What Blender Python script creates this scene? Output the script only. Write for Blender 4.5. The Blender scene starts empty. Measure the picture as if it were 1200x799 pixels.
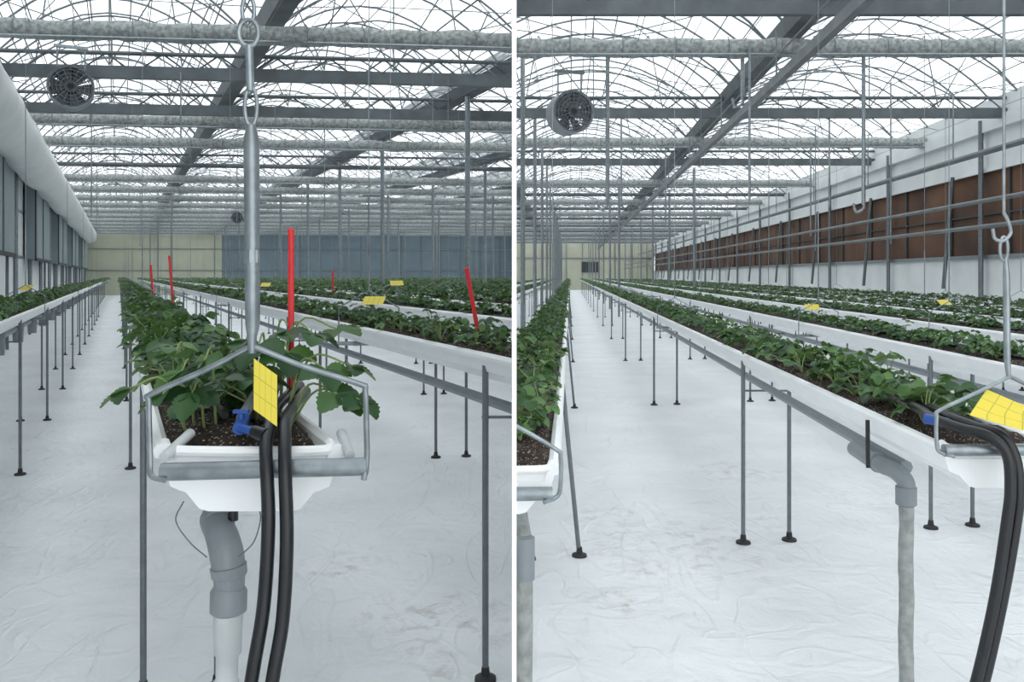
import bpy, bmesh, math, random
import numpy as np
from mathutils import Vector, Matrix
random.seed(7); rng=np.random.default_rng(11)
sc=bpy.context.scene
sc.view_settings.view_transform='Standard'
H=1.5

# ------------------------------------------------------------ materials
def mat(name,col,rough=.6,metal=0.,var=0.,nscale=20.,col2=None,bump=0.,bscale=60.,spec=.5):
    m=bpy.data.materials.new(name); m.use_nodes=True
    nt=m.node_tree; b=nt.nodes['Principled BSDF']
    b.inputs['Base Color'].default_value=(*col,1); b.inputs['Roughness'].default_value=rough
    b.inputs['Metallic'].default_value=metal; b.inputs['Specular IOR Level'].default_value=spec
    tc=nt.nodes.new('ShaderNodeTexCoord')
    if var>0 or col2:
        n=nt.nodes.new('ShaderNodeTexNoise'); n.inputs['Scale'].default_value=nscale; n.inputs['Detail'].default_value=4
        nt.links.new(tc.outputs['Object'],n.inputs['Vector'])
        r=nt.nodes.new('ShaderNodeValToRGB'); r.color_ramp.elements[0].position=.35; r.color_ramp.elements[1].position=.65
        c2=col2 or tuple(max(0,c*(1-var)) for c in col)
        r.color_ramp.elements[0].color=(*c2,1); r.color_ramp.elements[1].color=(*col,1)
        nt.links.new(n.outputs['Fac'],r.inputs['Fac']); nt.links.new(r.outputs['Color'],b.inputs['Base Color'])
    if bump>0:
        n=nt.nodes.new('ShaderNodeTexNoise'); n.inputs['Scale'].default_value=bscale; n.inputs['Detail'].default_value=3
        nt.links.new(tc.outputs['Object'],n.inputs['Vector'])
        bp=nt.nodes.new('ShaderNodeBump'); bp.inputs['Strength'].default_value=bump; bp.inputs['Distance'].default_value=.01
        nt.links.new(n.outputs['Fac'],bp.inputs['Height']); nt.links.new(bp.outputs['Normal'],b.inputs['Normal'])
    return m
M={}
M['galv']=mat('galvanised_steel',(.30,.34,.36),.36,.75,.3,30)
M['beam']=mat('roof_steel',(.12,.14,.15),.55,.2,.3,3)
M['rail']=mat('rail_steel',(.17,.19,.20),.5,.3,.3,3)
M['rod']=mat('roof_rod',(.17,.19,.20),.6,.1)
M['legs']=mat('leg_steel',(.17,.19,.205),.45,.4,.2,20)
M['black']=mat('black_rubber',(.006,.007,.009),.38)
M['foot']=mat('black_foot',(.016,.016,.018),.6)
M['white']=mat('white_plastic',(.88,.90,.91),.4,0,.04,8)
M['wwall']=mat('white_sheet',(.70,.73,.73),.6,0,.12,1.2)
M['pvc']=mat('grey_pvc',(.22,.25,.27),.4,0,.1,20)
M['pvcw']=mat('pale_pvc',(.58,.61,.62),.4,0,.15,14)
M['wrap']=mat('wrapped_pipe',(.33,.35,.34),.8,0,.3,35,bump=.4,bscale=60)
M['roll']=mat('screen_fabric',(.42,.44,.43),.85,0,.0,18,(.20,.22,.22),bump=.6,bscale=30)
M['duct']=mat('duct_film',(.80,.82,.81),.45,0,.10,1.5,bump=.3,bscale=3)
M['red']=mat('red_stake',(.70,.02,.025),.4)
M['blue']=mat('blue_valve',(.015,.07,.30),.35)
M['stem']=mat('stem',(.20,.27,.09),.5)
M['cream']=mat('cream_panel',(.46,.47,.37),.7,0,.1,1)
M['bluep']=mat('blue_grey_panel',(.155,.205,.24),.7,0,.12,1)
M['cooler']=mat('vent_box_grey',(.26,.32,.34),.6,0,.12,1)
M['dark']=mat('dark_grey',(.035,.04,.045),.6)
M['divider']=mat('divider_white',(.95,.95,.95),.5)

def leafmat():
    m=bpy.data.materials.new('strawberry_leaf'); m.use_nodes=True; nt=m.node_tree; b=nt.nodes['Principled BSDF']
    g=nt.nodes.new('ShaderNodeNewGeometry'); r=nt.nodes.new('ShaderNodeValToRGB')
    e=r.color_ramp.elements; e[0].color=(.015,.042,.017,1); e[1].color=(.105,.21,.06,1); e[1].position=1
    k=e.new(.6); k.color=(.032,.090,.030,1)
    nt.links.new(g.outputs['Random Per Island'],r.inputs['Fac'])
    mx=nt.nodes.new('ShaderNodeMixRGB'); mx.inputs['Color2'].default_value=(.15,.24,.11,1)
    nt.links.new(g.outputs['Backfacing'],mx.inputs['Fac']); nt.links.new(r.outputs['Color'],mx.inputs['Color1'])
    nt.links.new(mx.outputs['Color'],b.inputs['Base Color']); b.inputs['Roughness'].default_value=.42
    b.inputs['Specular IOR Level'].default_value=.36
    t=nt.nodes.new('ShaderNodeBsdfTranslucent'); t.inputs['Color'].default_value=(.12,.25,.04,1)
    ms=nt.nodes.new('ShaderNodeMixShader'); ms.inputs['Fac'].default_value=.18
    nt.links.new(b.outputs[0],ms.inputs[1]); nt.links.new(t.outputs[0],ms.inputs[2])
    nt.links.new(ms.outputs[0],nt.nodes['Material Output'].inputs[0]); return m
M['leaf']=leafmat()
def soilmat():
    m=mat('peat_soil',(.045,.028,.019),.95,0,0,60,(.013,.009,.007),bump=1,bscale=140)
    nt=m.node_tree; b=nt.nodes['Principled BSDF']; src=b.inputs['Base Color'].links[0].from_socket
    v=nt.nodes.new('ShaderNodeTexVoronoi'); v.inputs['Scale'].default_value=110
    tc=[n for n in nt.nodes if n.type=='TEX_COORD'][0]; nt.links.new(tc.outputs['Object'],v.inputs['Vector'])
    l=nt.nodes.new('ShaderNodeMath'); l.operation='LESS_THAN'; l.inputs[1].default_value=.27
    nt.links.new(v.outputs['Distance'],l.inputs[0])
    mx=nt.nodes.new('ShaderNodeMixRGB'); mx.inputs['Color2'].default_value=(.32,.26,.20,1)
    nt.links.new(l.outputs[0],mx.inputs['Fac']); nt.links.new(src,mx.inputs['Color1']); nt.links.new(mx.outputs[0],b.inputs['Base Color'])
    return m
M['soil']=soilmat()
def tagmat():
    m=mat('yellow_sticky_card',(.80,.68,.05),.45); nt=m.node_tree; b=nt.nodes['Principled BSDF']
    tc=nt.nodes.new('ShaderNodeTexCoord'); br=nt.nodes.new('ShaderNodeTexBrick')
    br.offset=0; br.inputs['Scale'].default_value=1; br.inputs['Color1'].default_value=(.68,.55,.05,1); br.inputs['Color2'].default_value=(.68,.56,.06,1)
    br.inputs['Mortar'].default_value=(.38,.34,.04,1); br.inputs['Mortar Size'].default_value=.009
    br.inputs['Brick Width'].default_value=.25; br.inputs['Row Height'].default_value=.34
    nt.links.new(tc.outputs['UV'],br.inputs['Vector']); nt.links.new(br.outputs['Color'],b.inputs['Base Color']); return m
M['tag']=tagmat()
def filmmat():
    m=bpy.data.materials.new('roof_film'); m.use_nodes=True; nt=m.node_tree; nt.nodes.remove(nt.nodes['Principled BSDF'])
    tr=nt.nodes.new('ShaderNodeBsdfTransparent'); tl=nt.nodes.new('ShaderNodeBsdfTranslucent'); tl.inputs['Color'].default_value=(.9,.94,.95,1)
    tc=nt.nodes.new('ShaderNodeTexCoord'); n=nt.nodes.new('ShaderNodeTexNoise'); n.inputs['Scale'].default_value=.5; n.inputs['Detail'].default_value=6
    nt.links.new(tc.outputs['Object'],n.inputs['Vector'])
    r=nt.nodes.new('ShaderNodeValToRGB'); r.color_ramp.elements[0].position=.35; r.color_ramp.elements[1].position=.62
    r.color_ramp.elements[0].color=(.50,.54,.56,1); r.color_ramp.elements[1].color=(.82,.84,.85,1)
    nt.links.new(n.outputs['Fac'],r.inputs[0]); nt.links.new(r.outputs[0],tr.inputs['Color'])
    ms=nt.nodes.new('ShaderNodeMixShader'); ms.inputs[0].default_value=.2
    nt.links.new(tr.outputs[0],ms.inputs[1]); nt.links.new(tl.outputs[0],ms.inputs[2]); nt.links.new(ms.outputs[0],nt.nodes['Material Output'].inputs[0]); return m
M['film']=filmmat()
def floormat():
    m=bpy.data.materials.new('white_ground_cover'); m.use_nodes=True; nt=m.node_tree; b=nt.nodes['Principled BSDF']
    tc=nt.nodes.new('ShaderNodeTexCoord'); L=nt.links.new
    def math_(op,a,c=None):
        n=nt.nodes.new('ShaderNodeMath'); n.operation=op; n.use_clamp=(op in('MULTIPLY','ADD'))
        for i,q in enumerate((a,c)):
            if q is None: continue
            if isinstance(q,(int,float)): n.inputs[i].default_value=q
            else: L(q,n.inputs[i])
        return n.outputs[0]
    def noise(s,d,dist=0.,vec=None,rough=.5):
        n=nt.nodes.new('ShaderNodeTexNoise'); n.inputs['Scale'].default_value=s; n.inputs['Detail'].default_value=d; n.inputs['Distortion'].default_value=dist; n.inputs['Roughness'].default_value=rough
        L(vec or tc.outputs['Object'],n.inputs['Vector']); return n.outputs['Fac']
    def ramp(src,p0,p1,c0,c1):
        r=nt.nodes.new('ShaderNodeValToRGB'); r.color_ramp.elements[0].position=p0; r.color_ramp.elements[1].position=p1
        r.color_ramp.elements[0].color=(*c0,1); r.color_ramp.elements[1].color=(*c1,1); L(src,r.inputs[0]); return r.outputs[0]
    base=ramp(noise(1.3,6),.3,.7,(.70,.73,.75),(.82,.84,.855))
    blob=None
    for (x,y,r_) in ((-.32,3.7,.50),(.95,4.75,.75),(.60,5.3,.35),(-.9,4.4,.3),(.5,3.9,.25),(-1.7,5.5,.5),(1.7,6.5,.5),(-.2,3.15,.25),(.75,4.3,.3)):
        vm=nt.nodes.new('ShaderNodeVectorMath'); vm.operation='DISTANCE'; L(tc.outputs['Object'],vm.inputs[0]); vm.inputs[1].default_value=(x,y,0)
        q=nt.nodes.new('ShaderNodeMapRange'); q.inputs[1].default_value=r_; q.inputs[2].default_value=r_*.1; L(vm.outputs['Value'],q.inputs[0])
        blob=q.outputs[0] if blob is None else math_('MAXIMUM',blob,q.outputs[0])
    fine=ramp(noise(9,10,.6,None,.72),.50,.64,(0,0,0),(1,1,1))
    d1=math_('MULTIPLY',math_('MULTIPLY',blob,fine),.75)
    big=ramp(noise(.55,2),.55,.68,(0,0,0),(1,1,1)); d2=math_('MULTIPLY',math_('MULTIPLY',big,fine),.25)
    mx=nt.nodes.new('ShaderNodeMixRGB'); L(math_('MAXIMUM',d1,d2),mx.inputs[0]); L(base,mx.inputs[1]); mx.inputs[2].default_value=(.42,.385,.34,1)
    L(mx.outputs[0],b.inputs['Base Color']); b.inputs['Roughness'].default_value=.45; b.inputs['Specular IOR Level'].default_value=.35
    mp=nt.nodes.new('ShaderNodeMapping'); mp.inputs['Scale'].default_value=(2.0,.7,1); mp.inputs['Rotation'].default_value=(0,0,.25); L(tc.outputs['Object'],mp.inputs['Vector'])
    n1=noise(1.3,2,.8,mp.outputs[0]); rid=math_('ABSOLUTE',math_('SUBTRACT',n1,.5)); r1=ramp(rid,0,.03,(1,1,1),(0,0,0))
    n2=noise(1.6,2,.8); rid2=math_('ABSOLUTE',math_('SUBTRACT',n2,.47)); r2=ramp(rid2,0,.025,(1,1,1),(0,0,0))
    b0=nt.nodes.new('ShaderNodeBump'); b0.inputs['Strength'].default_value=.6; b0.inputs['Distance'].default_value=.04; L(noise(3.6,6,1.2),b0.inputs['Height'])
    b1=nt.nodes.new('ShaderNodeBump'); b1.inputs['Strength'].default_value=.38; b1.inputs['Distance'].default_value=.012
    L(math_('MAXIMUM',r1,math_('MULTIPLY',r2,.7)),b1.inputs['Height']); L(b0.outputs[0],b1.inputs['Normal'])
    b2=nt.nodes.new('ShaderNodeBump'); b2.inputs['Strength'].default_value=.4; b2.inputs['Distance'].default_value=.007; L(noise(22,4,.5),b2.inputs['Height']); L(b1.outputs[0],b2.inputs['Normal'])
    L(b2.outputs[0],b.inputs['Normal']); return m
M['floor']=floormat()
def padmat():
    m=bpy.data.materials.new('brown_cooling_pad'); m.use_nodes=True; nt=m.node_tree; b=nt.nodes['Principled BSDF']
    tc=nt.nodes.new('ShaderNodeTexCoord'); n=nt.nodes.new('ShaderNodeTexNoise'); n.inputs['Scale'].default_value=.9; n.inputs['Detail'].default_value=6
    L=nt.links.new; L(tc.outputs['Object'],n.inputs['Vector'])
    r=nt.nodes.new('ShaderNodeValToRGB'); r.color_ramp.elements[0].position=.35; r.color_ramp.elements[1].position=.7
    r.color_ramp.elements[0].color=(.062,.032,.021,1); r.color_ramp.elements[1].color=(.145,.070,.038,1)
    L(n.outputs['Fac'],r.inputs[0]); L(r.outputs[0],b.inputs['Base Color']); b.inputs['Roughness'].default_value=.9
    w=nt.nodes.new('ShaderNodeTexWave'); w.inputs['Scale'].default_value=3; L(tc.outputs['Object'],w.inputs['Vector'])
    bp=nt.nodes.new('ShaderNodeBump'); bp.inputs['Distance'].default_value=.03; L(w.outputs['Fac'],bp.inputs['Height']); L(bp.outputs['Normal'],b.inputs['Normal']); return m
M['pad']=padmat()

# ------------------------------------------------------------ mesh builder
class MB:
    def __init__(s): s.v=[];s.f=[];s.m=[];s.mats=[];s.uv={}
    def mi(s,k):
        if k not in s.mats: s.mats.append(k)
        return s.mats.index(k)
    def face(s,pts,k):
        b=len(s.v); s.v+= [tuple(p) for p in pts]; s.f.append(tuple(range(b,b+len(pts)))); s.m.append(s.mi(k))
    def tube(s,pts,r,k,n=8,caps=True,wob=0.):
        pts=[Vector(p) for p in pts]; N=len(pts); rs=r if isinstance(r,(list,tuple)) else [r]*N
        b=len(s.v); t0=(pts[1]-pts[0]).normalized()
        up=Vector((0,0,1)) if abs(t0.z)<.9 else Vector((1,0,0))
        a=t0.cross(up).normalized()
        for i in range(N):
            t=(pts[min(i+1,N-1)]-pts[max(i-1,0)]).normalized()
            a=(a-t*a.dot(t)).normalized(); c=t.cross(a)
            for j in range(n):
                an=2*math.pi*j/n; rr=rs[i]*(1+wob*random.uniform(-1,1))
                s.v.append(tuple(pts[i]+(a*math.cos(an)+c*math.sin(an))*rr))
        k=s.mi(k)
        for i in range(N-1):
            for j in range(n):
                j2=(j+1)%n; s.f.append((b+i*n+j,b+i*n+j2,b+(i+1)*n+j2,b+(i+1)*n+j)); s.m.append(k)
        if caps:
            s.f.append(tuple(b+j for j in range(n))[::-1]); s.m.append(k)
            s.f.append(tuple(b+(N-1)*n+j for j in range(n))); s.m.append(k)
    def smooth_tube(s,pts,r,k,n=10,sub=6,**kw):
        P=[Vector(p) for p in pts]; out=[]; rl=isinstance(r,(list,tuple)); ro=[]; r0=list(r) if rl else None
        P=[P[0]*2-P[1]]+P+[P[-1]*2-P[-2]]
        for i in range(1,len(P)-2):
            for q in range(sub):
                t=q/sub; p0,p1,p2,p3=P[i-1:i+3]
                out.append(.5*((2*p1)+(p2-p0)*t+(2*p0-5*p1+4*p2-p3)*t*t+(3*p1-p0-3*p2+p3)*t**3))
                if rl: ro.append(r0[i-1]*(1-t)+r0[i]*t)
        out.append(P[-2]); 
        if rl: ro.append(r0[-1])
        s.tube(out,ro if rl else r,k,n,**kw)
    def hexa(s,c,k):
        b=len(s.v); s.v+=[tuple(p) for p in c]; k=s.mi(k)
        for f in ((3,2,1,0),(4,5,6,7),(0,1,5,4),(1,2,6,5),(2,3,7,6),(3,0,4,7)):
            s.f.append(tuple(b+i for i in f)); s.m.append(k)
    def box(s,c,d,k):
        x,y,z=c; a,b_,e=d[0]/2,d[1]/2,d[2]/2
        s.hexa([(x-a,y-b_,z-e),(x+a,y-b_,z-e),(x+a,y+b_,z-e),(x-a,y+b_,z-e),(x-a,y-b_,z+e),(x+a,y-b_,z+e),(x+a,y+b_,z+e),(x-a,y+b_,z+e)],k)
    def obj(s,name,parent=None,clip=None,smooth=True,uvquad=False):
        v,f,m=s.v,s.f,s.m
        if clip:
            if clip=='L': keep=[any(v[i][0]<-.001 for i in q) for q in f]
            else: keep=[any(v[i][0]>.007 for i in q) for q in f]
            f=[q for q,kk in zip(f,keep) if kk]; m=[q for q,kk in zip(m,keep) if kk]
            if not f: return None
        me=bpy.data.meshes.new(name); me.from_pydata(v,[],f); me.update()
        for k in s.mats: me.materials.append(M[k])
        me.polygons.foreach_set('material_index',m)
        if smooth: me.polygons.foreach_set('use_smooth',[True]*len(f))
        if uvquad:
            uv=me.uv_layers.new(name='UVMap')
            cs=[(0,0),(1,0),(1,1),(0,1)]
            for p in me.polygons:
                for q,li in enumerate(p.loop_indices): uv.data[li].uv=cs[q%4]
        bm=bmesh.new(); bm.from_mesh(me)
        lv=[q for q in bm.verts if not q.link_faces]
        bmesh.ops.delete(bm,geom=lv,context='VERTS')
        if clip:
            g=bm.verts[:]+bm.edges[:]+bm.faces[:]
            co,no=((-.001,0,0),(1,0,0)) if clip=='L' else ((.007,0,0),(-1,0,0))
            bmesh.ops.bisect_plane(bm,geom=g,plane_co=co,plane_no=no,clear_outer=True)
        bm.to_mesh(me); bm.free()
        if smooth and hasattr(me,'set_sharp_from_angle'): me.set_sharp_from_angle(angle=math.radians(42))
        if not len(me.polygons): return None
        o=bpy.data.objects.new(name,me); sc.collection.objects.link(o)
        if parent: o.parent=parent
        return o
def empty(name):
    o=bpy.data.objects.new(name,None); sc.collection.objects.link(o); o.empty_display_size=.1; return o

# ------------------------------------------------------------ leaves
def leaflet(n,serr):
    V=[];F=[]
    for i in range(n+1):
        t=i/n; w=.46*max(math.sin(math.pi*min(1,(t*.97+.015))**.92),.03)**.75
        if serr and 0<i<n: w*= 1.0 if i%2 else .86
        z=-.22*t*t
        ty=t+(.03 if serr and i%2 else 0)
        V+= [(-w,ty,z+w*.32),(0,t,z),(w,ty,z+w*.32)]
    for i in range(n):
        b=3*i; F+=[(b,b+1,b+4,b+3),(b+1,b+2,b+5,b+4)]
    return np.array(V),np.array(F)
def leaf_t(n,serr=False,tri=True):
    V,F=leaflet(n,serr); 
    if not tri: return V,F
    vs=[];fs=[]
    for k,(ang,sc_) in enumerate([(0,1),(math.radians(78),.92),(math.radians(-78),.92)]):
        c,s_=math.cos(ang),math.sin(ang)
        W=V*sc_; R=np.array([[c,-s_,0],[s_,c,0],[0,0,1]]); W=W@R.T
        W[:,2]-=.02*k; vs.append(W); fs.append(F+len(V)*k)
    return np.vstack(vs),np.vstack(fs)
LOD=[leaf_t(14,True),leaf_t(5),leaf_t(2),leaf_t(2,tri=False)]
def norm(a): return a/np.maximum(np.linalg.norm(a,axis=1,keepdims=True),1e-9)
def build_plants(name,parent,a,xc,zs,y0,y1,side,stems=None,S=1.,S2=.62,yfirst=.10):
    groups={0:[],1:[],2:[],3:[]}
    y=y0+yfirst
    while y<y1:
        s=S+(S2-S)*min(1,max(0,(y-1.5)/6))
        if y<4.6: l,sp,nl,sz=0,.105,7,(.046,.074)
        elif y<13: l,sp,nl,sz=1,.12,8,(.05,.075)
        elif y<32: l,sp,nl,sz=2,.20,8,(.06,.09)
        else: l,sp,nl,sz=3,.36,9,(.11,.17)
        for s_ in (-1,1):
            cx=xc+a*y+s_*.065+random.uniform(-.03,.03); cy=y+random.uniform(-.4,.4)*sp; cz=zs
            if (side=='L' and cx>.16) or (side=='R' and cx<-.16): continue
            if random.random()<.12: continue
            hh=random.uniform(.55,1.25)*s
            for k in range(nl):
                ph=random.uniform(0,2*math.pi); el=math.radians(random.uniform(15,82)); Lp=random.uniform(.07,.155)*hh
                cy2=cy+random.uniform(-.18,.18) if l==3 else cy
                d=(math.cos(ph),math.sin(ph))
                tip=(cx+d[0]*math.cos(el)*Lp,cy2+d[1]*math.cos(el)*Lp,cz+math.sin(el)*Lp)
                groups[l].append((*tip,ph+random.uniform(-.5,.5),random.uniform(-.15,.75),random.uniform(-.35,.35),random.uniform(*sz)*s))
                if l==0 and stems is not None:
                    mid=(cx+d[0]*math.cos(el)*Lp*.35,cy+d[1]*math.cos(el)*Lp*.35,cz+math.sin(el)*Lp*.62)
                    stems.tube([(cx,cy,cz-.005),mid,tip],[.0026,.002,.0015],'stem',5)
        y+=sp
    for e in EXTRA.get(side+str(round(xc,2)),[]):
        groups[0].append(e)
        cy=e[1]+.06; cx=max(min(e[0],xc+a*cy+.10),xc+a*cy-.10)
        stems.smooth_tube([(cx,cy,zs-.005),((cx*.6+e[0]*.4),cy*.6+e[1]*.4,max(e[2],zs)+.012),(e[0],e[1],e[2])],[.0028,.0022,.0017],'stem',6,sub=5)
    allV=[];allF=[];off=0
    for l,g in groups.items():
        if not g: continue
        T,F=LOD[l]; g=np.array(g); n=len(g)
        ph,dp,ro,s_=g[:,3],g[:,4],g[:,5],g[:,6]
        f=np.stack([np.cos(ph)*np.cos(dp),np.sin(ph)*np.cos(dp),-np.sin(dp)],1)
        sd=norm(np.cross(f,np.array([0,0,1.]))); up=np.cross(sd,f)
        sd2=sd*np.cos(ro)[:,None]+up*np.sin(ro)[:,None]; up2=np.cross(sd2,f)
        V=g[:,None,:3]+s_[:,None,None]*(T[None,:,0,None]*sd2[:,None]+T[None,:,1,None]*f[:,None]+T[None,:,2,None]*up2[:,None])
        V=V.reshape(-1,3); FF=(F[None]+ (np.arange(n)*len(T))[:,None,None]).reshape(-1,4)
        fx=V[:,0][FF]
        ok=(fx.max(1)<-.001) if side=='L' else (fx.min(1)>.007)
        FF=FF[ok]
        allV.append(V); allF.append(FF+off); off+=len(V)
    V=np.vstack(allV);F=np.vstack(allF)
    if not len(F): return
    used=np.unique(F); mp=np.zeros(len(V),dtype=np.int64); mp[used]=np.arange(len(used)); V=V[used];F=mp[F]
    me=bpy.data.meshes.new(name); me.vertices.add(len(V)); me.vertices.foreach_set('co',V.astype(np.float32).ravel())
    me.loops.add(F.size); me.loops.foreach_set('vertex_index',F.astype(np.int32).ravel())
    me.polygons.add(len(F)); me.polygons.foreach_set('loop_start',np.arange(0,F.size,4,dtype=np.int32))
    me.update(calc_edges=True); me.validate()
    me.polygons.foreach_set('use_smooth',[True]*len(me.polygons)); me.materials.append(M['leaf'])
    o=bpy.data.objects.new(name,me); sc.collection.objects.link(o); o.parent=parent
EXTRA={}

# ------------------------------------------------------------ room frames
AL,AR=-.46,.068
def PL(u,v,z): return (u+AL*v, v+.1*u, z)
def PR(u,v,z): return (u+AR*v, v, z)

# ------------------------------------------------------------ planter rows
def tag(mb,c,w,h,tilt,yaw=0):
    c=Vector(c); R=Matrix.Rotation(yaw,3,'Z')@Matrix.Rotation(tilt,3,'X')
    mb.face([c+R@Vector(p) for p in ((-w/2,-h/2,0),(w/2,-h/2,0),(w/2,h/2,0),(-w/2,h/2,0))],'tag')
def row(side,xl,rim,y0,y1,legy,drain_z,hang=(),tags=(),legsplay=0.,S=.72,S2=.58,yfirst=.1,cups=False):
    a=AL if side=='L' else AR
    xc=xl+.15
    P=lambda x,y,z:(x+a*y,y,z)
    root=empty('strawberry_planter_row')
    prof=[(-.146,rim),(-.158,rim-.003),(-.163,rim-.012),(-.160,rim-.024),(-.150,rim-.026),(-.134,rim-.072),(-.120,rim-.078),(-.108,rim-.082),(-.085,rim-.110),(-.07,rim-.114),
          (.07,rim-.114),(.085,rim-.110),(.108,rim-.082),(.120,rim-.078),(.134,rim-.072),(.150,rim-.026),(.160,rim-.024),(.163,rim-.012),(.158,rim-.003),(.146,rim),(.136,rim-.006),(.126,rim-.04),(-.126,rim-.04),(-.136,rim-.006)]
    mb=MB(); ys=[y0,(y0+y1)/2,y1]; n=len(prof); k=mb.mi('white'); 
    for y in ys:
        for p in prof: mb.v.append(P(xc+p[0],y,p[1]))
    for i in range(len(ys)-1):
        for j in range(n):
            j2=(j+1)%n; mb.f.append((i*n+j,i*n+j2,(i+1)*n+j2,(i+1)*n+j)); mb.m.append(k)
    mb.f.append(tuple(range(n))); mb.m.append(k)
    mb.f.append(tuple(range((len(ys)-1)*n,len(ys)*n))[::-1]); mb.m.append(k)
    mb.smooth_tube([P(xc-.142,y0+.03,rim-.004),P(xc-.136,y0+.006,rim-.010),P(xc-.10,y0,rim-.012),P(xc,y0,rim-.013),P(xc+.10,y0,rim-.012),P(xc+.136,y0+.006,rim-.010),P(xc+.142,y0+.03,rim-.004)],.009,'white',8,sub=4)
    mb.face([P(xc-.128,y0+.006,rim-.045),P(xc+.128,y0+.006,rim-.045),P(xc+.134,y0+.006,rim-.012),P(xc-.134,y0+.006,rim-.012)],'white')
    mb.obj('trough',root,side,smooth=False)
    sb=MB(); zs=rim-.006
    ye=min(y1,y0+4); nx,ny=18,int((ye-y0)/.022)
    for i in range(ny+1):
        for j in range(nx+1):
            t=j/nx*2-1; yy=y0+.012+(ye-y0-.012)*i/ny
            rise=min(1,i/5)
            sb.v.append(P(xc+t*.133,yy,zs-.020*(1-rise)-.010*(abs(t)>.98)+.014*(1-t*t)*rise+random.uniform(-.007,.007)))
    ks=sb.mi('soil')
    for i in range(ny):
        for j in range(nx):
            q=i*(nx+1)+j; sb.f.append((q,q+1,q+nx+2,q+nx+1)); sb.m.append(ks)
    if y1>ye: sb.face([P(xc-.135,ye,zs),P(xc+.135,ye,zs),P(xc+.135,y1,zs),P(xc-.135,y1,zs)],'soil')
    for dx in (-.02,.03):
        sb.tube([P(xc+dx,y0+.18,rim+.018),P(xc+dx,ye,rim+.015)],.008,'black',6)
    sb.obj('soil_bed',root,side)
    db=MB()
    db.tube([P(xc-.02,y0+(.3 if side=='L' else .57),drain_z),P(xc-.02,y1,drain_z)],.022,'pvc',8)
    if cups:
        for yy in rng_f(y0+3,y1,1.2): db.tube([P(xc,yy,rim-.10),P(xc,yy,rim-.30)],[.05,.04],'pvc',10)
    db.obj('drain_pipe',root,side)
    lb=MB(); hb=MB()
    for i,y in enumerate(legy):
        r=.0120
        for s_ in (-1,1):
            if y>32 and s_>0: continue
            yy=y+ (0 if s_<0 else .05); xb=xc+s_*(.135)
            zt=rim-.05
            foot=Vector(P(xb+legsplay,yy,0)); top=Vector(P(xb,yy,zt))
            lb.tube([foot,top],r,'legs',8)
            lb.tube([foot,foot+Vector((0,0,.012)),foot+Vector((0,0,.02)),foot+Vector((0,0,.05))],[.042,.040,.018,.014],'foot',10)
        lb.tube([P(xc-.14,y+.02,drain_z-.03),P(xc+.14,y+.02,drain_z-.03)],.006,'legs',6)
    if legy: lb.obj('support_legs',root,side)
    for y in hang:
        ap=P(xc,y,rim+.19); r=.0045
        A,B,C,D=P(xc-.18,y,rim-.03),P(xc-.18,y,rim+.09),P(xc+.18,y,rim+.09),P(xc+.18,y,rim-.03)
        hb.tube([A,B],r,'galv',6); hb.tube([B,ap],r,'galv',6); hb.tube([ap,C],r,'galv',6); hb.tube([C,D],r,'galv',6)
        hb.tube([P(xc-.19,y,rim-.125),P(xc+.19,y,rim-.125)],.012,'galv',8)
        hb.tube([A,P(xc-.18,y,rim-.125)],r,'galv',6); hb.tube([D,P(xc+.18,y,rim-.125)],r,'galv',6)
        hb.tube([ap,P(xc,y,rim+.75)],.006,'galv',6); hb.tube([P(xc,y,rim+.75),P(xc,y,4.6)],.0035,'galv',5)
    if hang: hb.obj('hanger_wires',root,side)
    if tags:
        tb=MB()
        for (y,z,w,dx) in tags:
            tag(tb,P(xc+dx,y,z),w,w*.62,math.radians(35),random.uniform(-.4,.4))
            tb.tube([P(xc+dx,y,rim-.01),P(xc+dx,y,z)],.003,'galv',5)
        tb.obj('yellow_sticky_cards',root,side,smooth=False,uvquad=True)
    st=MB()
    build_plants('strawberry_plants',root,a,xc,rim+.006,y0,y1,side,st,S,S2,yfirst)
    if st.f: st.obj('leaf_stems',root,side)
    return root

def rng_f(a,b,s):
    o=[]; 
    while a<b: o.append(a); a+=s
    return o
# ---- left house
R_=math.radians
EXTRA['L0.22']=[(-.672,1.50,1.300,R_(188),.40,.1,.058),(-.615,1.50,1.290,R_(200),.5,.0,.050),
  (-.600,1.55,1.325,R_(215),.5,.1,.062),(-.555,1.54,1.345,R_(240),.6,-.2,.060),(-.57,1.52,1.29,R_(265),.7,.1,.056),(-.64,1.62,1.35,R_(170),.3,0,.058),
  (-.315,1.54,1.285,R_(-25),.45,-.2,.060),(-.275,1.54,1.275,R_(-30),.5,0,.050),(-.345,1.58,1.325,R_(-60),.5,0,.056),(-.30,1.60,1.33,R_(10),.4,0,.052),
  (-.385,1.66,1.385,R_(-80),.15,.3,.058),(-.35,1.72,1.39,R_(50),.1,.3,.056),(-.45,1.75,1.385,R_(200),.3,0,.068),(-.49,1.65,1.365,R_(250),.5,0,.068),(-.43,1.64,1.35,R_(290),.6,0,.060),
  (-.53,1.70,1.370,R_(190),.3,0,.066),(-.56,1.68,1.340,R_(230),.55,0,.062)]
row('L',.07,1.215,1.44,61,rng_f(3.05,60,3.55),1.03,hang=rng_f(8.2,50,6.4),S=.84,S2=.68,yfirst=.24)
row('L',1.34,1.215,1.5,61,rng_f(3.16,60,3.7),1.0,hang=rng_f(5.1,50,6.4),tags=[(5.0,1.35,.13,0),(8.7,1.40,.10,0)],S=.62)
row('L',2.58,1.215,5,61,rng_f(7.0,60,3.7),1.0,hang=rng_f(8.6,50,6.4),tags=[(8.4,1.42,.13,0)])
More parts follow.
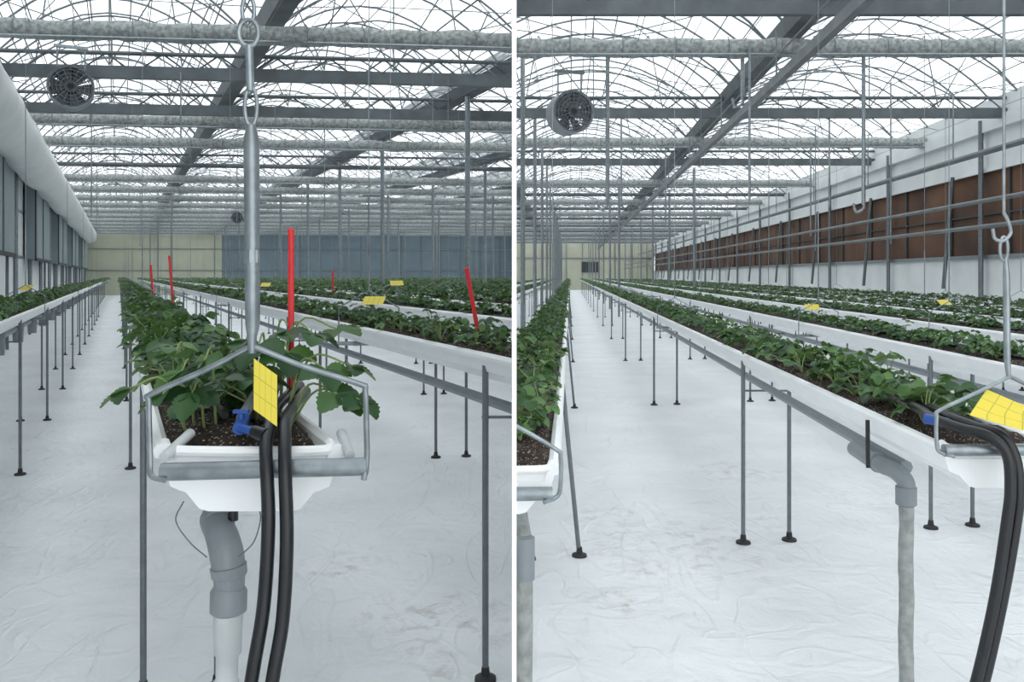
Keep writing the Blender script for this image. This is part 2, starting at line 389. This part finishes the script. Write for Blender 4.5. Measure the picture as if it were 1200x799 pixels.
row('L',-1.03,1.215,2,61,rng_f(6.35,60,2.4),1.03,hang=rng_f(8,50,6.4),tags=[(8.1,1.38,.13,0)],S=.85,S2=.66,cups=True)
x=3.8; i=0
while x<27:
    ys=max(3,x/.46-1.5)
    if ys<58: row('L',x,1.215,ys,61,rng_f(7+math.ceil(max(0,ys-7)/3.7)*3.7,45,3.7) if i<5 else (),1.0,hang=rng_f(ys+4,50,9.5) if i<6 else (),S2=.66)
    x+=1.19; i+=1
# ---- right house
row('R',.953,1.07,2.18,80,rng_f(4.77,75,5.06),.88,hang=rng_f(9,60,7),S=.82,S2=.62,yfirst=.3)
row('R',-.335,1.07,1.94,80,rng_f(4.5,75,5.06),.88,hang=rng_f(9,60,9),legsplay=.10,S=.72,S2=.58)
row('R',-1.50,1.07,12,80,rng_f(15,75,4),.88,hang=rng_f(19,60,6))
row('R',-2.65,1.07,26,80,rng_f(28,75,4),.88,hang=rng_f(30,60,6))
row('R',2.12,1.07,2.6,80,rng_f(5.05,75,5.06),.88,hang=rng_f(7.8,60,7),tags=[(8.0,1.20,.13,0)])
row('R',3.27,1.07,4,80,rng_f(5.05,75,5.06),.88,hang=rng_f(7.7,60,7),tags=[(7.8,1.25,.12,0)])
row('R',4.42,1.07,5,80,rng_f(6.1,75,5.06),.88,hang=rng_f(11,60,7))
row('R',5.57,1.07,6,80,rng_f(11,75,5.06),.88,hang=rng_f(13,60,9))
row('R',6.72,1.07,8,80,(),.88,hang=rng_f(13,60,9))

# ------------------------------------------------------------ stakes
def stake(x0,y,z0,z1,lean,r=.005):
    mb=MB(); X=x0+AL*y
    mb.tube([(X,y,z0),(X+lean,y,z1)],r,'red',8)
    mb.tube([(X+lean,y,z1),(X+lean,y,z1+.006)],[r*1.15,r*.6],'red',8); mb.obj('red_marker_stake')
stake(.352,1.75,1.20,1.59,0,.0064)
stake(.385,6.0,1.21,1.63,-.035,.009)
stake(1.50,3.55,1.21,1.525,-.055,.009)
stake(.36,9,1.21,1.60,-.03,.012)
stake(2.75,11,1.2,1.55,0,.012)

# ------------------------------------------------------------ foreground hanger (left)
root=empty('trough_hanger')
mb=MB(); Y=1.395
mb.tube([(-.572,Y,1.178),(-.236,Y,1.187)],.0148,'galv',20)
mb.smooth_tube([(-.560,Y-.016,1.168),(-.585,Y-.01,1.174),(-.592,Y,1.20),(-.594,Y,1.29),(-.590,Y,1.305),(-.50,Y,1.345),(-.425,Y,1.384)],.0048,'galv',8,sub=5)
mb.smooth_tube([(-.425,Y,1.384),(-.34,Y,1.350),(-.248,Y,1.321),(-.240,Y,1.31),(-.238,Y,1.25),(-.237,Y-.002,1.20),(-.240,Y-.014,1.168)],.0048,'galv',8,sub=5)
mb.obj('bar_and_frame',root)
mb=MB()
mb.tube([(-.425,Y,1.372),(-.425,Y,1.40),(-.424,Y,1.42),(-.426,Y,1.72),(-.4265,Y,1.745)],[.007,.008,.0118,.0128,.007],'galv',14)
mb.tube([(-.425,Y,1.52),(-.425,Y,1.54)],.0135,'galv',6)
def loop(c,rx,rz,r,n=20):
    pts=[(c[0]+rx*math.sin(2*math.pi*i/n),c[1],c[2]-rz*math.cos(2*math.pi*i/n)) for i in range(n+1)]
    mb.tube(pts,r,'galv',7)
loop((-.427,Y,1.775),.010,.032,.0035)
mb.tube([(-.4275,Y,1.80),(-.430,Y,1.875)],.0065,'galv',10)
loop((-.431,Y,1.895),.016,.022,.0042)
loop((-.432,Y+.002,1.932),.010,.024,.0035)
mb.tube([(-.432,Y,1.95),(-.436,Y,4.6)],.0035,'galv',8)
mb.obj('turnbuckle_rod',root)
mb=MB(); mb.face([(-.4165,1.375,1.283),(-.377,1.37,1.256),(-.381,1.385,1.337),(-.4205,1.39,1.364)],'tag')
mb.obj('yellow_sticky_card',root,smooth=False,uvquad=True)
root=empty('irrigation_hoses')
mb=MB()
mb.smooth_tube([(-.46,1.85,1.26),(-.445,1.62,1.252),(-.418,1.48,1.246),(-.405,1.405,1.220),(-.391,1.362,1.180),(-.384,1.345,1.10),(-.390,1.34,.98),(-.404,1.33,.88),(-.424,1.33,.74),(-.46,1.36,.4),(-.44,1.4,.012)],.0108,'black',14)
mb.smooth_tube([(-.435,1.80,1.255),(-.415,1.62,1.250),(-.392,1.48,1.246),(-.374,1.405,1.222),(-.362,1.362,1.180),(-.355,1.345,1.08),(-.360,1.34,.96),(-.373,1.33,.87),(-.393,1.33,.73),(-.43,1.36,.4),(-.40,1.42,.012)],.0108,'black',14)
mb.obj('black_hoses',root)
mb=MB()
mb.tube([(-.52,1.78,1.275),(-.475,1.50,1.248)],.010,'pvc',12); mb.tube([(-.48,1.74,1.27),(-.445,1.52,1.248)],.008,'black',12)
mb.tube([(-.472,1.50,1.248),(-.464,1.45,1.238)],.011,'blue',12); mb.tube([(-.466,1.47,1.24),(-.466,1.468,1.262)],.006,'blue',10)
mb.box((-.466,1.468,1.265),(.026,.009,.006),'blue'); mb.tube([(-.464,1.455,1.239),(-.435,1.44,1.235)],.008,'blue',12)
mb.tube([(-.435,1.44,1.235),(-.41,1.425,1.232)],.0115,'black',12)
mb.obj('valve',root)
mb=MB(); mb.tube([(-.565,1.50,1.222),(-.575,1.41,1.198)],.009,'pvcw',12); mb.tube([(-.30,1.50,1.222),(-.268,1.41,1.202)],.009,'pvcw',12)
mb.obj('rim_clips',root)
root=empty('drain_downpipe')
mb=MB()
mb.tube([(-.665,1.86,1.055),(-.540,1.56,1.046)],.021,'pvcw',16)
mb.tube([(-.550,1.585,1.046),(-.533,1.55,1.044),(-.532,1.548,1.044)],[.029,.029,.026],'pvc',20)
mb.smooth_tube([(-.538,1.555,1.044),(-.515,1.515,1.037),(-.498,1.49,1.012),(-.491,1.48,.985),(-.490,1.48,.955)],[.0265,.028,.029,.0275,.025],'pvc',20)
mb.tube([(-.492,1.48,.996),(-.490,1.48,.980),(-.490,1.48,.975)],[.031,.030,.026],'pvc',20)
mb.tube([(-.490,1.48,.96),(-.491,1.48,.952),(-.492,1.48,.918),(-.492,1.48,.914)],[.026,.031,.031,.026],'pvc',20)
mb.tube([(-.492,1.48,.916),(-.493,1.48,.845),(-.494,1.48,.840),(-.495,1.48,.80),(-.496,1.48,.795),(-.496,1.48,.775),(-.496,1.48,.77),(-.497,1.48,0)],[.025,.023,.019,.0185,.022,.022,.018,.017],'pvcw',18)
mb.obj('elbow_and_pipe',root)
mb=MB()
mb.smooth_tube([(-.558,1.45,1.115),(-.575,1.46,1.08),(-.55,1.455,1.045),(-.518,1.45,1.02)],.0013,'legs',5)
mb.smooth_tube([(-.435,1.45,1.11),(-.430,1.46,1.085),(-.44,1.455,1.045),(-.465,1.452,1.02)],.0013,'legs',5)
mb.tube([(-.50,1.53,1.11),(-.50,1.53,1.06)],.009,'black',10)
mb.obj('tie_wire',root)

# ------------------------------------------------------------ foreground hanger (right)
root=empty('trough_hanger'); mb=MB(); Y=2.13
def hanger_r(mb,xc,Y,zb,w=.165):
    mb.tube([(xc-w,Y,zb),(xc+w,Y,zb+.003)],.0155,'galv',16)
    mb.smooth_tube([(xc-w+.02,Y-.016,zb-.012),(xc-w-.010,Y,zb-.004),(xc-w-.018,Y,zb+.02),(xc-w-.018,Y,zb+.085),(xc-w-.01,Y,zb+.10),(xc-.08,Y,zb+.145),(xc,Y,zb+.185)],.005,'galv',8,sub=4)
    mb.smooth_tube([(xc,Y,zb+.185),(xc+.08,Y,zb+.145),(xc+w+.01,Y,zb+.10),(xc+w+.018,Y,zb+.085),(xc+w+.018,Y,zb+.02),(xc+w+.01,Y,zb-.004),(xc+w-.02,Y-.016,zb-.012)],.005,'galv',8,sub=4)
hanger_r(mb,1.243,Y,1.062)
mb.obj('bar_and_frame',root)
mb=MB()
mb.tube([(1.240,Y,1.24),(1.236,Y,1.29),(1.234,Y,1.50),(1.232,Y,1.54)],[.005,.008,.008,.005],'galv',12)
loop((1.228,Y,1.565),.010,.03,.004)
mb.smooth_tube([(1.200,Y,1.615),(1.206,Y,1.590),(1.226,Y,1.585),(1.245,Y,1.605),(1.238,Y,1.635),(1.228,Y,1.655)],.0045,'galv',8)
mb.tube([(1.228,Y,1.65),(1.228,Y,4.6)],.0038,'galv',8)
mb.obj('turnbuckle_rod',root)
mb=MB(); mb.face([(1.125,2.10,1.155),(1.30,2.10,1.105),(1.325,2.14,1.155),(1.19,2.14,1.213)],'tag'); mb.obj('yellow_sticky_card',root,smooth=False,uvquad=True)
root=empty('trough_hanger'); mb=MB(); hanger_r(mb,-.055,1.90,1.01,.145); mb.obj('bar_and_frame',root,'R')
root=empty('irrigation_hoses'); mb=MB()
mb.smooth_tube([(1.20,2.7,1.12),(1.15,2.4,1.12),(1.12,2.28,1.12),(1.14,2.18,1.110),(1.18,2.11,1.10),(1.210,2.085,1.06),(1.215,2.08,.98),(1.207,2.08,.90),(1.178,2.08,.714),(1.132,2.08,.51),(1.09,2.08,.38),(1.04,2.1,.2),(1.02,2.2,.014)],.0135,'black',14)
mb.smooth_tube([(1.23,2.7,1.12),(1.19,2.4,1.12),(1.17,2.28,1.12),(1.19,2.19,1.110),(1.22,2.13,1.10),(1.238,2.10,1.05),(1.241,2.09,.97),(1.232,2.09,.88),(1.200,2.09,.70),(1.155,2.09,.5),(1.115,2.09,.38),(1.07,2.12,.2),(1.06,2.2,.014)],.0135,'black',14)
mb.tube([(1.10,2.27,1.118),(1.135,2.22,1.114)],.014,'blue',12)
mb.obj('black_hoses',root)
root=empty('drain_downpipe'); mb=MB()
mb.tube([(1.225,3.05,.88),(1.20,2.80,.88)],.027,'pvc',16)
mb.smooth_tube([(1.21,2.86,.88),(1.205,2.78,.88),(1.222,2.72,.875),(1.245,2.70,.845),(1.247,2.70,.80)],.027,'pvc',18)
mb.tube([(1.212,2.84,.88),(1.208,2.81,.88)],.032,'pvc',18)
mb.tube([(1.247,2.70,.83),(1.247,2.70,.775),(1.247,2.70,.77)],[.032,.032,.026],'pvc',18)
mb.tube([(1.247+.0015*math.sin(i*.5),2.70,.78-.78*i/40) for i in range(41)],[.0228+.0006*math.sin(i*1.3) for i in range(41)],'wrap',14,wob=.012)
mb.obj('elbow_and_pipe',root)
mb=MB(); mb.tube([(1.10,2.64,1.05),(1.11,2.66,.90)],.007,'black',8); mb.obj('drain_hose',root)
root=empty('drain_downpipe'); mb=MB()
mb.smooth_tube([(.02,2.3,.86),(.025,2.15,.86),(.03,2.1,.84),(.03,2.08,.78),(.03,2.08,.6),(.03,2.08,.4),(.06,2.1,.2),(.08,2.15,.02)],.021,'wrap',12)
mb.tube([(.03,2.08,.86),(.03,2.08,.76)],.026,'pvc',14); mb.obj('elbow_and_pipe',root,'R')

# ------------------------------------------------------------ shell
mb=MB(); mb.face([(-36,-4,0),(18,-4,0),(18,90,0),(-36,90,0)],'floor'); mb.obj('floor',smooth=False)
mb=MB(); mb.box((.0029,44.55,2.65),(.0058,86.9,5.3),'divider'); mb.obj('view_divider',smooth=False)  # stands for the white divider between the two views, not a greenhouse wall
EL=63
mb=MB()
def hexP(P,u0,u1,v0,v1,z0,z1,k,mb=None):
    (mb or globals()['mb']).hexa([P(u0,v0,z0),P(u1,v0,z0),P(u1,v1,z0),P(u0,v1,z0),P(u0,v0,z1),P(u1,v0,z1),P(u1,v1,z1),P(u0,v1,z1)],k)
hexP(PL,-2.45,-2.3,-3,EL+.2,0,5.0,'wwall')
for z in (1.9,3.0,4.0): hexP(PL,-2.3,-2.27,-3,EL,z,z+.06,'galv')
for v in rng_f(1,EL,3.1): mb.tube([PL(-2.25,v,0),PL(-2.25,v,5)],.05,'galv',8)
mb.obj('wall_left',smooth=False)
for v0,v1 in ((14,17.4),(21.5,26),(29.5,34.5),(38,44),(48,56)):
    mb=MB(); hexP(PL,-2.26,-2.02,v0,v1,1.9,4.15,'cooler'); hexP(PL,-2.02,-1.99,v0,v0+.25,1.9,4.15,'dark'); hexP(PL,-2.02,-1.99,(v0+v1)/2-.08,(v0+v1)/2+.08,1.9,4.15,'pvc')
    hexP(PL,-2.02,-1.97,v0,v1,4.1,4.2,'pvc'); hexP(PL,-2.02,-1.98,v0,v1,1.85,1.93,'dark'); 
    mb.tube([PL(-2.15,v0+.1,0),PL(-2.15,v0+.1,1.9)],.03,'legs',6); mb.tube([PL(-2.15,v1-.1,0),PL(-2.15,v1-.1,1.9)],.03,'legs',6)
    mb.obj('wall_vent_unit',smooth=False)
mb=MB(); hexP(PL,-2.45,7.3,EL,EL+.15,0,5.0,'cream'); hexP(PL,7.3,36,EL,EL+.15,0,5.0,'bluep')
for u in rng_f(-2,30,1.5): hexP(PL,u,u+.06,EL-.04,EL,0,5,'legs' if u>7 else 'cream')
for z in (1.8,3.4): hexP(PL,-2.3,36,EL-.06,EL,z,z+.05,'galv')
mb.obj('wall_back_left',None,'L',smooth=False)
mb=MB(); pts=[];rs=[]
v=-2
while v<55:
    pts.append(PL(-1.80,v,3.96+.025*math.cos(v*2*math.pi/3.1))); rs.append(.42*(1-.04*(abs((v/3.1)%1-.5)>.42))); v+=.31
mb.tube(pts,rs,'duct',26,wob=.003)
for v in rng_f(.5,55,3.1): mb.tube([PL(-1.8,v,4.36),PL(-1.8,v,4.65)],.008,'rod',5)
mb.obj('air_duct')
ER=85; WR=8.4
mb=MB(); hexP(PR,WR,WR+.15,-3,ER,0,1.85,'wwall'); hexP(PR,WR,WR+.15,-3,ER,3.6,4.6,'wwall'); hexP(PR,WR+.05,WR+.15,-3,ER,1.85,3.6,'pad')
hexP(PR,WR-.06,WR,-3,ER,1.82,1.9,'galv'); hexP(PR,WR-.05,WR,-3,ER,3.56,3.64,'wwall'); hexP(PR,WR-.12,WR,-3,ER,4.35,4.6,'wwall'); hexP(PR,WR,WR+.05,-3,ER,2.7,2.73,'dark')
for i,v in enumerate(rng_f(1.3,ER,2.5)): hexP(PR,WR+.0,WR+.05,v,v+.05,1.85,3.6,'dark')
for v in rng_f(2.2,ER,5): 
    mb.tube([PR(WR-.12,v,0),PR(WR-.12,v,4.6)],.05,'legs',8); mb.tube([PR(WR-.35,v+1.2,1.2),PR(WR-.15,v+1.2,3.6)],.04,'beam',6)
mb.obj('wall_right',smooth=False)
mb=MB(); hexP(PR,-8,WR,ER,ER+.15,0,4.8,'cream'); hexP(PR,1.15,2.9,ER-.1,ER,1.75,2.8,'dark'); hexP(PR,-8,WR,ER-.1,ER,3.1,3.2,'galv')
for u in rng_f(-2,8,1.6): hexP(PR,u,u+.08,ER-.06,ER,0,4.8,'galv')
mb.obj('wall_back_right',None,'R',smooth=False)

# ------------------------------------------------------------ roof
def in_side(side,P,u0,u1,v):
    if side=='L': return P(u0,v,0)[0]<0
    return P(u1,v,0)[0]>0
def roof(side,P,gut,zg,rise,v0,v1,ribs,trussv,rollv,zb,deep=()):
    fm=MB(); rb=MB(); st=MB()
    for g0,g1 in zip(gut[:-1],gut[1:]):
        arc=lambda t,dz=0:(g0+(g1-g0)*t, zg+rise*math.sin(math.pi*t)**.8+dz)
        NS=14
        vs=[v0]+rng_f(v0+6,v1,6)+[v1]
        for va,vb in zip(vs[:-1],vs[1:]):
            if not (in_side(side,P,g0,g1,va) or in_side(side,P,g0,g1,vb)): continue
            for i in range(NS):
                a=arc(i/NS,.03); b=arc((i+1)/NS,.03)
                fm.face([P(a[0],va,a[1]),P(b[0],va,b[1]),P(b[0],vb,b[1]),P(a[0],vb,a[1])],'film')
        for q_,v in enumerate(rng_f(v0,v1,ribs)):
            if not in_side(side,P,g0,g1,v): continue
            n=4 if v>20 else 5
            rb.tube([P(*(lambda q:(q[0],v,q[1]))(arc(i/NS))) for i in range(NS+1)],.02 if v<30 else .015,'rod',n,caps=False)
            if q_%3==0:
                rb.tube([P(*(lambda q:(q[0],v,q[1]-.28*math.sin(math.pi*i/NS)))(arc(i/NS))) for i in range(NS+1)],.016,'rod',n,caps=False)
                for i in (3,5,7,9,11):
                    q=arc(i/NS); rb.tube([P(q[0],v,q[1]),P(arc((i+1)/NS)[0],v,arc((i+1)/NS)[1]-.28*math.sin(math.pi*(i+1)/NS))],.009,'rod',4)
        for t in (.06,.12,.2,.27,.35,.42,.5,.58,.65,.73,.8,.88,.94):
            q=arc(t,-.01); rb.tube([P(q[0],v0,q[1]),P(q[0],v1,q[1])],.012 if round(t*100)%2==0 else .007,'rod',4)
        for v in trussv:
            if not in_side(side,P,g0,g1,v): continue
            for t,uu in ((.15,.25),(.3,.25),(.3,.5),(.5,.5),(.7,.5),(.7,.75),(.85,.75)):
                q=arc(t); st.tube([P(g0+(g1-g0)*uu,v,zb+.12),P(q[0],v,q[1])],.012,'rod',5)
            a2=[(g0+(g1-g0)*t,zg-.25+rise*.75*math.sin(math.pi*t)) for t in [i/10 for i in range(11)]]
            st.tube([P(q[0],v+.8,q[1]) for q in a2],.015,'rod',5,caps=False)
        for k,v in enumerate(rng_f(v0+2,v1-5,5.0)):
            if not in_side(side,P,g0,g1,v): continue
            q=arc(.2);w=arc(.5);x_=arc(.8)
            st.tube([P(q[0],v,q[1]),P(w[0],v+2.5,w[1])],.010,'rod',4); st.tube([P(x_[0],v,x_[1]),P(w[0],v+2.5,w[1])],.010,'rod',4)
            st.tube([P(q[0],v+5,q[1]),P(w[0],v+2.5,w[1])],.010,'rod',4); st.tube([P(g0,v,zg),P(g1,v+4.5,zg-.15)],.008,'rod',4); st.tube([P(g1,v,zg),P(g0,v+4.5,zg-.15)],.008,'rod',4)
            st.tube([P(g0,v+1,zg),P(w[0],v+5,w[1])],.008,'rod',4); st.tube([P(g1,v+1,zg),P(w[0],v+5,w[1])],.008,'rod',4)
    gb=MB()
    for g in gut:
        if side=='R' and g>8:
            gb.hexa([P(g-.02,v0,zg-.36),P(g+.10,v0,zg-.36),P(g+.10,v1,zg-.36),P(g-.02,v1,zg-.36),P(g-.02,v0,zg+.05),P(g+.10,v0,zg+.05),P(g+.10,v1,zg+.05),P(g-.02,v1,zg+.05)],'wwall'); continue
        gb.hexa([P(g-.13,v0,zg-.14),P(g+.13,v0,zg-.14),P(g+.13,v1,zg-.14),P(g-.13,v1,zg-.14),P(g-.20,v0,zg+.05),P(g+.20,v0,zg+.05),P(g+.20,v1,zg+.05),P(g-.20,v1,zg+.05)],'beam')
    gb.obj('roof_gutters',None,side,smooth=False)
    fm.obj('ceiling',None,side); rb.obj('roof_ribs',None,side); 
    U0,U1=gut[0],gut[-1]
    for v in trussv:
        if v in deep: hexP(P,U0,U1,v-.05,v+.05,zb-.09,zb+.10,'beam',st)
        else: st.tube([P(U0,v,zb),P(U1,v,zb)],.065,'beam',8)
        st.tube([P(U0,v,zb+.30),P(U1,v,zb+.30)],.035,'beam',6)
        u=U0; fl=0
        while u<U1:
            if (side=='L' and P(u,v,0)[0]<.5) or (side=='R' and P(u,v,0)[0]>-.5):
                st.tube([P(u,v,zb+(.30 if fl else 0)),P(min(u+.42,U1),v,zb+(0 if fl else .30))],.014,'beam',4)
            u+=.42; fl=1-fl
    for u in rng_f(U0+.5,U1,.72):
        st.tube([P(u,v0,zb+.07),P(u,v1,zb+.07)],.0055,'rod',4)
    st.obj('roof_trusses',None,side)
    ro=MB()
    for v in rollv:
        pts=[];rs=[]; u=U0+.1
        while u<U1-.05:
            if (side=='L' and P(u,v,0)[0]<.3) or (side=='R' and P(u,v,0)[0]>-.3):
                pts.append(P(u,v,zb+.02-.02*abs(math.sin(u*2.2))+random.uniform(-.003,.003))); rs.append(.125+.006*math.sin(u*9)+random.uniform(-.006,.006))
            u+=.09 if v<25 else .3
        ro.tube(pts,rs,'roll',14,wob=.035)
        ro.tube([P(U0,v-.16,zb-.12),P(U1,v-.16,zb-.12)],.02,'galv',6)
        u=U0+.3
        while u<U1:
            if v<22: 
                ro.tube([P(u,v-.02,zb+.16),P(u,v-.135,zb+.06),P(u,v-.135,zb-.08),P(u,v-.02,zb-.14)],.008,'rod',4)
            u+=.72
    ro.obj('thermal_screen_rolls',None,side)
gl=[-2.3+4.3*i for i in range(9)]
roof('L',PL,gl,5.0,1.35,-2,EL,1.0,[3.2,9.0,13.1,16.0]+rng_f(24,EL,7.0),[10.9,17.2,20.0]+rng_f(27.5,EL,3.5),4.6,deep=(13.1,16.0))
gr=[-7.5,-2.2,3.1,8.4]
roof('R',PR,gr,4.95,1.35,-2,ER,1.0,[2.5,9.9,16.4,23.5,33]+rng_f(40,ER,7),[11.7,20.1,29]+rng_f(36.5,ER,7),4.6,deep=(9.9,16.4,23.5))
cb=MB()
for gi,g in enumerate(gl[2:7]):
    for v in [15.4,20.6,24.7,29,34,40,46,52,58]: 
        q=PL(g-.05,v,0)
        if q[0]<-.1: cb.tube([q,PL(g-.05,v,5)],.05,'galv',8)
for v in (34,46,58): cb.tube([PL(2.0,v,0),PL(2.0,v,5)],.045,'galv',8)
cb.obj('roof_columns')
cb=MB()
for v in rng_f(30.5,80,7): cb.tube([PR(1.75,v,0),PR(1.75,v,5)],.04,'galv',8)
for v in rng_f(28,80,7): cb.tube([PR(4.08,v,0),PR(4.08,v,5)],.045,'galv',8)
for v in rng_f(13,80,4.5): cb.tube([PR(-.72,v,0),PR(-.72,v,4.9)],.035,'galv',8)
cb.obj('roof_columns',None,'R')
mb=MB()
u=2.66
hexP(PR,u-.045,u+.045,-2,82,3.93,4.05,'rail'); 
for v in rng_f(3,80,4): mb.tube([PR(u,v,4.05),PR(u,v,4.65)],.012,'rod',6)
mb.tube([PR(u+.16,-2,4.2),PR(u+.16,82,4.2)],.018,'rail',6); mb.tube([PR(u-.2,-2,4.1),PR(u-.2,82,4.1)],.010,'rail',6)
mb.obj('hanging_rail')
mb=MB()
for z,r in ((2.42,.028),(2.10,.028)): mb.tube([PR(5.15,2,z),PR(5.15,82,z)],r,'rail',8)
mb.tube([PR(6.6,2,3.45),PR(6.6,82,3.45)],.05,'rail',8)
for v in rng_f(9.5,80,4.2): mb.tube([PR(5.15,v,2.0),PR(5.15,v,4.6)],.012,'galv',6)
for v in rng_f(10.5,80,4.2): mb.tube([PR(6.6,v,3.4),PR(6.6,v,4.6)],.012,'galv',6)
mb.obj('heating_pipes')
mb=MB()
for X,zt in ((1.31,2.5),(3.16,3.9),(4.82,2.46)):
    mb.tube([(X,11.7,4.6),(X,11.7,zt)],.028,'galv',8); mb.smooth_tube([(X,11.7,zt+.05),(X,11.7,zt-.05),(X-.10,11.7,zt-.1),(X-.14,11.7,zt+.02)],.02,'galv',8,sub=4)
for X,yy,zt in ((3.2,11.5,2.5),(2.1,16.4,2.9),(6.1,16.4,2.8),(3.6,20,2.6),(7.0,20,2.4)):
    mb.tube([(X,yy,4.6),(X,yy,zt)],.018,'galv',8)
mb.obj('hanging_hook_rods')
mb=MB()
for u,v,zt in ((.9,13,3.6),(-.5,16,2.6),(4,17,2.5),(3.2,24,2.5),(5,24,2.2),(-.6,24,2.5),(.7,30,2.5)):
    mb.tube([PL(u,v,4.6),PL(u,v,zt)],.012,'galv',6)
mb.obj('hanging_hook_rods')
def fan(x,y,z,r,yaw=0):
    root=empty('circulation_fan'); root.location=(x,y,z); root.rotation_euler=(0,0,yaw)
    mb=MB(); n=28
    ring=lambda R,yy:[(R*math.cos(2*math.pi*i/n),yy,R*math.sin(2*math.pi*i/n)) for i in range(n)]
    prof=[(r,-.16),(r*1.04,-.17),(r*1.02,.17),(r*.97,.17),(r*.93,-.15)]
    for a,b in zip(prof,prof[1:]+prof[:1]):
        A=ring(*a);B=ring(*b)
        for i in range(n): mb.face([A[i],A[(i+1)%n],B[(i+1)%n],B[i]],'pvc')
    mb.obj('shroud',root)
    mb=MB()
    for R in (.25,.45,.62,.8,.93): 
        for yy in (-.16,.16): mb.tube(ring(r*R,yy)+[ring(r*R,yy)[0]],.006,'legs',5,caps=False)
    for i in range(16):
        an=math.pi*2*i/16
        for yy in (-.16,.16): mb.tube([(r*.15*math.cos(an),yy,r*.15*math.sin(an)),(r*math.cos(an),yy,r*math.sin(an))],.006,'legs',5)
    mb.obj('grille',root)
    mb=MB(); mb.tube([(0,-.12,0),(0,.15,0)],r*.28,'dark',16)
    for i in range(6):
        an=2*math.pi*i/6; c,s=math.cos(an),math.sin(an)
        def q(rad,t,yy): return (rad*c-t*s,yy,rad*s+t*c)
        mb.face([q(r*.2,-r*.14,-.04),q(r*.88,-r*.40,-.07),q(r*.9,r*.34,.06),q(r*.2,r*.16,.05)],'pvc')
    mb.box((0,.1,0),(r*1.9,.03,.05),'dark'); mb.box((0,.1,0),(.05,.03,r*1.9),'dark')
    mb.obj('blades_and_motor',root)
    mb=MB(); mb.tube([(-r*.6,0,r*.8),(-r*.6,0,r*.8+.35)],.012,'galv',6); mb.tube([(r*.6,0,r*.8),(r*.6,0,r*.8+.35)],.012,'galv',6); mb.box((0,0,r*.8+.35),(r*1.5,.05,.04),'galv'); mb.obj('bracket',root)
fan(-6.2,12,4.12,.29,.45); fan(.81,12,3.77,.29,.3)
fan(-13.0,40.5,4.2,.28)

# ------------------------------------------------------------ world + camera
w=bpy.data.worlds.new('overcast'); sc.world=w; w.use_nodes=True
nt=w.node_tree; bg=nt.nodes['Background']; bg.inputs[0].default_value=(.96,.985,1,1); bg.inputs[1].default_value=2.35
cam=bpy.data.cameras.new('camera'); cam.sensor_width=36; cam.lens=30; cam.shift_y=-.0646; cam.clip_end=300; cam.clip_start=.05
co=bpy.data.objects.new('camera',cam); sc.collection.objects.link(co); co.location=(0,0,H); co.rotation_euler=(math.radians(90),0,0); sc.camera=co
